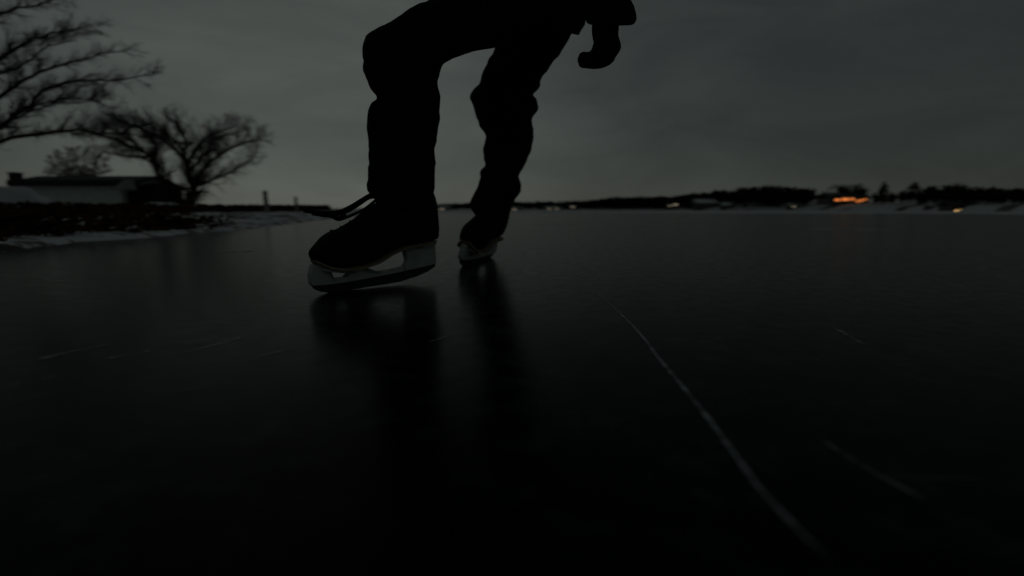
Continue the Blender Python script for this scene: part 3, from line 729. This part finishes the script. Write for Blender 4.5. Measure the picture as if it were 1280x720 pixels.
def skate_parts(root, laces):
    bt = link('boot', boot_mesh(), M['boot']); bt.parent = root
    bm = bmesh.new()                                     # sole welt
    rings = []
    for k in range(30):
        f = k / 29; uu = lerp(toe_u + .003, heel_u - .016, f); zb = interp(S_, uu)
        hw = interp([(0, .016), (.03, .029), (.1, .043), (.25, .051), (.4, .048), (.6, .038), (.8, .039), (.93, .036), (1, .02)], f)
        zz = zb + .012 * max(0, 1 - f / .12) ** 2
        rings.append([Vector((uu, -hw, zz - .005)), Vector((uu, hw, zz - .005)), Vector((uu, hw, zz + .001)), Vector((uu, -hw, zz + .001))])
    loft(bm, rings); o = link('sole', bm, M['sole'], smooth=False); o.parent = root
    bm = bmesh.new()
    dz = lambda L_, d: [(u, z + d) for u, z in L_]
    ft = [onplane(*p) for p in front_tower_px]; bmid = [onplane(*p) for p in beam_px]; rt = [onplane(*p) for p in rear_tower_px]
    plate(bm, ft, .019); plate(bm, bmid, .015); plate(bm, rt, .019)
    # mounting plates under the sole
    for a, b in ((toe_u + .02, toe_u + .09), (heel_u - .085, heel_u - .02)):
        rings = []
        for k in range(6):
            uu = lerp(a, b, k / 5); zb = interp(S_, uu) - .0065; hw = .03 if 0 < k < 5 else .022
            rings.append([Vector((uu, -hw, zb - .006)), Vector((uu, hw, zb - .006)), Vector((uu, hw, zb)), Vector((uu, -hw, zb))])
        loft(bm, rings)
    hd = link('blade_holder', bm, M['holder'], smooth=False); hd.parent = root
    md = hd.modifiers.new('b', 'BEVEL'); md.width = .0025; md.segments = 2; md.limit_method = 'ANGLE'
    bm = bmesh.new(); plate(bm, [onplane(*p) for p in runner_px], .005)
    o = link('blade', bm, M['runner'], smooth=False); o.parent = root
    if laces:
        bm = bmesh.new()                                 # lacing across the tongue
        for k in range(6):
            u, z = T_[3][0] + .02 + k * .013, None
            u = lerp(T_[3][0] + .015, T_[-1][0] + .0, k / 5); z = interp(T_, u) + .001
            hw = .026
            tube(bm, [(u, -hw, z - .016), (u - .004, -hw * .5, z), (u - .004, hw * .5, z + .001), (u, hw, z - .016)], .0028, 6)
        o = link('lacing', bm, M['lace']); o.parent = root
    return root
def frame(toe, direction, roll, pitch):
    d = Vector((direction[0], direction[1], 0)).normalized()
    side = Vector((-d.y, d.x, 0))
    m = Matrix((d, side, Vector((0, 0, 1)))).transposed().to_4x4()
    return Matrix.Translation(toe) @ m @ Matrix.Rotation(-pitch, 4, 'Y') @ Matrix.Rotation(roll, 4, 'X')

# ------------------------------------------------------------------ the skater
def person():
    rn = random.Random(9)
    # body under the clothes: one skinned figure
    kn1 = P(492, 78, 1.43); an1 = P(512, 262, 1.57); hp1 = P(650, 6, 1.58)
    kn2 = P(636, 112, 1.86); an2 = P(617, 262, 2.2); hp2 = P(668, 0, 1.76)
    pel = (hp1 + hp2) / 2 + Vector((0, 0, .03))
    chest = Vector((-.12, 1.64, 1.20)); neck = Vector((-.25, 1.64, 1.335)); head = Vector((-.34, 1.63, 1.42))
    shL = Vector((-.13, 1.47, 1.24)); shR = Vector((-.17, 1.82, 1.26))
    elL = P(735, -82, 1.33); wrL = P(757, 38, 1.30)
    elR = Vector((-.36, 1.90, 1.07)); wrR = Vector((-.50, 1.76, 1.16))
    toe1 = P(415, 318, 1.43); toe2 = P(588, 296, 2.0)
    verts = [(pel, .115), ((pel + chest) / 2, .11), (chest, .12), (neck, .055), (head - Vector((.0, 0, .02)), .05),
             (shL, .055), (elL, .042), (wrL, .028), (shR, .055), (elR, .042), (wrR, .028),
             (hp1, .08), (kn1, .055), (an1, .038), (hp2, .08), (kn2, .055), (an2, .038), (lerp(an1, toe1, .55), .03), (lerp(an2, toe2, .5), .03)]
    edges = [(0, 1), (1, 2), (2, 3), (3, 4), (2, 5), (5, 6), (6, 7), (2, 8), (8, 9), (9, 10), (0, 11), (11, 12), (12, 13), (0, 14), (14, 15), (15, 16), (13, 17), (16, 18)]
    me = bpy.data.meshes.new('sk'); me.from_pydata([v for v, _ in verts], edges, []); o = bpy.data.objects.new('sk', me); COL.objects.link(o)
    md = o.modifiers.new('s', 'SKIN')
    for i, (_, r) in enumerate(verts): me.skin_vertices[0].data[i].radius = (r, r)
    me.skin_vertices[0].data[0].use_root = True
    sb = o.modifiers.new('ss', 'SUBSURF'); sb.levels = 2; sb.render_levels = 2
    dg = bpy.context.evaluated_depsgraph_get(); dg.update(); ev = o.evaluated_get(dg); m2 = ev.to_mesh()
    bm = bmesh.new(); bm.from_mesh(m2); ev.to_mesh_clear(); bpy.data.objects.remove(o)
    # head with a face, looking ahead along the ice
    fd = Vector((-.93, -.28, -.22)).normalized(); rt = Vector((0, 0, 1)).cross(fd).normalized(); up = fd.cross(rt)
    hm = bmesh.new(); bmesh.ops.create_uvsphere(hm, u_segments=48, v_segments=32, radius=1)
    def bumpf(q):
        x, f, z = q            # right, forward, up on the unit head
        g = lambda cx, cz, s: math.exp(-((x - cx) ** 2 + (z - cz) ** 2) / (2 * s * s)) if f > 0 else 0
        d = .30 * g(0, -.12, .09) + .16 * g(0, .05, .07) - .10 * g(.32, .05, .12) - .10 * g(-.32, .05, .12) + .08 * g(0, .22, .35) + .07 * g(0, -.42, .12) - .05 * g(0, -.5, .03) + .10 * g(0, -.72, .14)
        ear = math.exp(-((abs(x) - 1) ** 2 * 6 + f ** 2 * 40 + (z + .05) ** 2 * 22)) * .16
        return d, ear
    for v in hm.verts:
        q = v.co.copy(); d, ear = bumpf((q.x, q.y, q.z))
        jaw = 1 - .25 * max(0, -q.z)
        l = Vector((q.x * .073 * jaw * (1 + ear), q.y * .095 * (1 - .1 * max(0, -q.z)) + d * .095, q.z * .118))
        v.co = head + rt * l.x + fd * l.y + up * l.z
    me = bpy.data.meshes.new('h'); hm.to_mesh(me); hm.free(); bm.from_mesh(me)
    body = link('person', remesh(bm, .006, 1), M['skin'])
    tag(body, 'crouching ice skater in black trousers, jacket and gloves with one arm hanging back', 'person')
    for s in (-1, 1):
        e = bmesh.new(); bmesh.ops.create_uvsphere(e, u_segments=16, v_segments=10, radius=.0115)
        bmesh.ops.translate(e, verts=e.verts, vec=head + rt * (.0235 * s) + fd * .082 + up * .006); link('eye', e, M['glassdark'], body)
    # knitted hat
    hm = bmesh.new(); bmesh.ops.create_uvsphere(hm, u_segments=40, v_segments=24, radius=1)
    for v in list(hm.verts):
        if v.co.z < .12: hm.verts.remove(v)
    for v in hm.verts:
        q = v.co; k = 1.12 + .012 * math.sin(math.atan2(q.y, q.x) * 34)
        v.co = head + rt * (q.x * .076 * k) + fd * (q.y * .099 * k) + up * (q.z * .128 * 1.08)
    hat = link('knit_hat', hm, M['knit'], body); sd_ = hat.modifiers.new('s', 'SOLIDIFY'); sd_.thickness = .006

    # trousers -------------------------------------------------------
    def wrinkle(rings, amp, seed):
        out = []
        for i, r in enumerate(rings):
            c = sum(r, Vector()) / len(r); o2 = []
            for p in r:
                d = (p - c).normalized(); nn = noise.noise(Vector((p.x * 16 + seed, p.y * 16, p.z * 42))) + .6 * noise.noise(Vector((p.x * 40, p.y * 40 + seed, p.z * 80)))
                o2.append(p + d * amp * 1.7 * nn)
            out.append(o2)
        return out
    leg1 = [((474, 256), (541, 258), 1.575, .13), ((466, 246), (541, 249), 1.57, .15), ((460, 238), (542, 240), 1.565, .165), ((460, 225), (542.5, 225), 1.555, .17), ((462.5, 210), (543, 210), 1.545, .17), ((463, 190), (544, 190), 1.53, .17),
            ((461.5, 170), (547, 170), 1.51, .175), ((460, 150), (549, 150), 1.495, .18), ((462, 136), (549, 135), 1.48, .18), ((467, 128), (549, 126), 1.475, .175), ((474, 122), (550, 119), 1.47, .17), ((465, 111), (547.5, 110), 1.46, .175),
            ((458, 94), (545.5, 101), 1.45, .18), ((456, 78), (549, 91), 1.45, .185), ((455.5, 60), (554, 81), 1.45, .19), ((459, 46), (563, 75), 1.455, .19), ((470, 37), (575, 70.5), 1.465, .19),
            ((490, 28), (590, 64), 1.48, .195), ((512, 14), (607, 61), 1.50, .20), ((535, 1.5), (623, 58), 1.52, .21), ((562, -18), (650, 52), 1.55, .23), ((590, -40), (690, 36), 1.6, .26), ((620, -60), (705, 10), 1.64, .28)]
    leg2 = [((594, 270), (634, 268), 2.035, .11), ((588, 256), (639, 258), 2.03, .14), ((590, 246), (648, 244), 2.02, .165), ((596, 235), (652, 236), 2.01, .175), ((600, 221), (649, 221), 2.0, .165), ((600.5, 213), (652, 213), 1.99, .165), ((607, 206), (656, 206), 1.985, .165),
            ((604, 197), (660, 196), 1.98, .17), ((604, 185), (664, 187), 1.97, .175), ((607.5, 171), (666.5, 174), 1.955, .175), ((600.5, 160), (666, 161), 1.94, .18), ((596.5, 150), (664.5, 150), 1.93, .185), ((594.5, 142), (668.5, 143), 1.92, .19),
            ((591, 130), (674, 134), 1.91, .195), ((587, 121), (670.5, 123), 1.90, .19), ((589, 115), (666, 118.5), 1.895, .185), ((599, 105), (674.5, 109), 1.885, .19), ((602, 94), (675, 100), 1.87, .195), ((608, 81), (689, 82), 1.85, .20),
            ((615, 69), (702, 64), 1.83, .205), ((620, 57), (712, 46), 1.81, .21), ((628, 36), (722, 22), 1.79, .23), ((640, 5), (728, -8), 1.75, .26), ((645, -30), (722, -30), 1.72, .28)]
    bm = bmesh.new()
    for L_ in (leg1, leg2):
        if L_ is leg2: L_ = [(a, b, y + .17 * max(0, min(1, (y - 1.85) / .17)), t) for a, b, y, t in L_]
        rings = [ringpx(a, b, y, t, 32, 2.2) for a, b, y, t in L_]
        loft(bm, wrinkle(densify(rings, 3), .0035, 3.1))
    # seat
    loft(bm, [ell(pel + Vector((.0, 0, dz)), Vector((.13 * k, 0, 0)), Vector((0, .185 * k, 0)), 28, 2.4) for dz, k in ((-.05, .5), (-.02, .8), (.03, .95), (.09, .98), (.15, .9))])
    link('trousers', remesh(bm, .005, 1), M['trouser'], body)

    # jacket ---------------------------------------------------------
    bm = bmesh.new()
    body_r = [((590, 14), (723, 44), 1.66, .40), ((572, -8), (733, 20), 1.66, .43), ((552, -50), (722, -40), 1.66, .42), ((520, -110), (690, -112), 1.655, .42), ((505, -165), (652, -160), 1.65, .44), ((500, -205), (615, -200), 1.65, .40), ((510, -235), (580, -228), 1.645, .2)]
    loft(bm, wrinkle(densify([ringpx(a, b, y, t, 36, 2.3) for a, b, y, t in body_r], 3), .005, 7))
    def sleeve(pts):
        rings = []
        for i, (p, r) in enumerate(pts):
            t = (pts[min(i + 1, len(pts) - 1)][0] - pts[max(i - 1, 0)][0]).normalized(); a = t.orthogonal().normalized(); b = t.cross(a)
            rings.append(ell(p, a * r, b * r, 24))
        loft(bm, wrinkle(densify(rings, 3), .004, 1.7))
    sleeve([(chest + Vector((.02, -.06, .02)), .09), (shL, .085), (lerp(shL, elL, .5), .075), (elL + Vector((-.01, 0, .01)), .07)])
    sleeve([(chest + Vector((-.03, .06, .02)), .09), (shR, .085), (lerp(shR, elR, .5), .075), (elR, .07), (lerp(elR, wrR, .6), .06), (lerp(elR, wrR, .95), .055)])
    arm = [((702, -100), (765, -95), 1.335, .14), ((704, -70), (773, -68), 1.33, .14), ((708, -40), (782, -38), 1.325, .135), ((716, -14), (785, -13), 1.315, .13), ((722, 0), (788.5, 0), 1.31, .13), ((729, 10), (793, 10), 1.305, .125), ((731, 20), (795, 21), 1.30, .12), ((734, 29.5), (792.5, 30.5), 1.30, .115), ((745, 32), (779, 32), 1.30, .07)]
    loft(bm, wrinkle(densify([ringpx(a, b, y, t, 28, 2.2) for a, b, y, t in arm], 3), .0025, 5))
    loft(bm, [ell(neck + Vector((-.02, 0, .01)) * k, Vector((.07, 0, .03)), Vector((0, .075, 0)), 24) for k in (-1.5, 0, 1.6)])
    link('jacket', remesh(bm, .006, 1), M['jacket'], body)

    # gloves: palm plus five separate fingers --------------------------
    def glove(bm):
        return link('glove', remesh(bm, .0022, 2), M['glove'], body)
    bm = bmesh.new()
    palm = [((742, 20), (774, 21), 1.30, .072), ((740, 34), (773, 36), 1.30, .075), ((740.5, 44), (772.5, 45), 1.30, .082), ((743, 55), (775, 54), 1.30, .092), ((745, 63), (774.5, 62), 1.30, .098), ((748, 72), (768, 72), 1.30, .09)]
    loft(bm, densify([ringpx(a, b, y, t, 28, 2.3) for a, b, y, t in palm], 3))
    for k, (dy, tip, dz) in enumerate(((-.036, 728.5, -4.2), (-.012, 727, -.6), (.012, 728, 3.0), (.035, 731.5, 2.0))):   # index to little finger
        Yf = 1.30 + dy
        ch = [(765, 62), (762, 71 + dz * .4), (752, 76 + dz * .7), (742, 76.5 + dz), (lerp(742, tip, .6), 76 + dz), (tip, 75.5 + dz), (tip - 3.2, 75.2 + dz), (tip - 5, 75.2 + dz)]
        pts = [P(x, y, Yf) for x, y in ch]
        rr = [.0125, .0138, .0132, .0126, .0122, .0118, .0095, .004]
        tube(bm, densify_line(pts, 3), densify_rad(rr, 3), 10)
    th = [P(752, 46, 1.262), P(749, 57, 1.25), P(744, 67, 1.247), P(737, 71.5, 1.252), P(731, 73, 1.258)]
    tube(bm, densify_line(th, 3), densify_rad([.016, .015, .0125, .012, .009], 3), 10)
    glove(bm)
    bm = bmesh.new()                                      # far hand, resting on the lower back side, out of view
    dR = (wrR - elR).normalized(); sR = dR.cross(Vector((0, 0, 1))).normalized(); nR = sR.cross(dR)
    loft(bm, [ell(wrR + dR * t, sR * a, nR * b, 20) for t, a, b in ((-.03, .034, .03), (.02, .036, .026), (.06, .044, .022), (.095, .044, .02), (.11, .036, .014))])
    for k in range(4):
        b = wrR + dR * .095 + sR * (-.033 + .022 * k); l = (.062, .075, .07, .055)[k]
        tube(bm, [b - dR * .02, b + dR * l * .4, b + dR * l * .8 - nR * .018, b + dR * l * .95 - nR * .04], [.011, .0105, .01, .008], 10)
    b = wrR + dR * .03 - sR * .034
    tube(bm, [b, b - sR * .03 + dR * .02, b - sR * .04 + dR * .055], [.014, .012, .009], 10)
    glove(bm)

    # skates -----------------------------------------------------------
    sk1 = empty('ice_skate'); skate_parts(sk1, True)
    fr1 = frame(T, U, 0, LIFT)
    sk1.parent = body; sk1.matrix_world = fr1
    sk1['label'] = 'front skate, heel slightly off the ice'
    # loose lace loops flying off the front ankle
    bm = bmesh.new()
    def lace(ch, r):
        tube(bm, densify_line([fr1.inverted() @ P(*c) for c in ch], 4), r, 8)
    lace([(478, 238, 1.52), (464, 243, 1.49), (452, 250, 1.47), (438, 258.5, 1.45), (424, 264.5, 1.44), (408, 266, 1.43), (392, 265, 1.43), (380, 263.5, 1.43)], .0055)
    lace([(476, 246, 1.52), (462, 247, 1.49), (448, 256, 1.47), (434, 264, 1.45), (420, 268, 1.44), (404, 268.5, 1.43), (390, 267, 1.42)], .005)
    lace([(480, 243, 1.50), (470, 250, 1.47), (456, 261, 1.46), (444, 267, 1.45), (430, 273, 1.44), (422, 274.5, 1.44), (415, 270, 1.44), (424, 266.5, 1.44)], .0042)
    lace([(432, 268, 1.44), (424, 272, 1.43), (412, 270.5, 1.43), (400, 269, 1.42)], .0045)
    lo = link('loose_lace', bm, M['lace']); lo.parent = sk1
    sk2 = empty('ice_skate'); 
    for ch in list(sk1.children):
        if ch.name.startswith('loose'): continue
        c = ch.copy(); COL.objects.link(c); c.parent = sk2
    T2 = G(580, 332); T2.z = 0
    H2 = G(609, 323.3)
    sk2.parent = body; sk2.matrix_world = frame(T2, (H2 - T2)[:2], math.radians(15), .0) @ Matrix.Scale(1.1, 4)
    sk2['label'] = 'rear skate, pointing towards the camera'
def densify_line(pts, k):
    out = []
    n = len(pts)
    for i in range(n - 1):
        a, b, c, d = pts[max(i - 1, 0)], pts[i], pts[i + 1], pts[min(i + 2, n - 1)]
        for s in range(k):
            t = s / k; out.append(.5 * ((2 * b) + (c - a) * t + (2 * a - 5 * b + 4 * c - d) * t * t + (3 * b - a - 3 * c + d) * t ** 3))
    out.append(pts[-1]); return out
def densify_rad(r, k):
    out = []
    for a, b in zip(r, r[1:]):
        for s in range(k): out.append(lerp(a, b, s / k))
    out.append(r[-1]); return out
person()

# ------------------------------------------------------------------ view
vs_ = sc.view_settings
vs_.view_transform = 'Standard'; vs_.look = 'None'; vs_.exposure = 0; vs_.gamma = 1; vs_.use_curve_mapping = False
sc.cycles.use_denoising = True
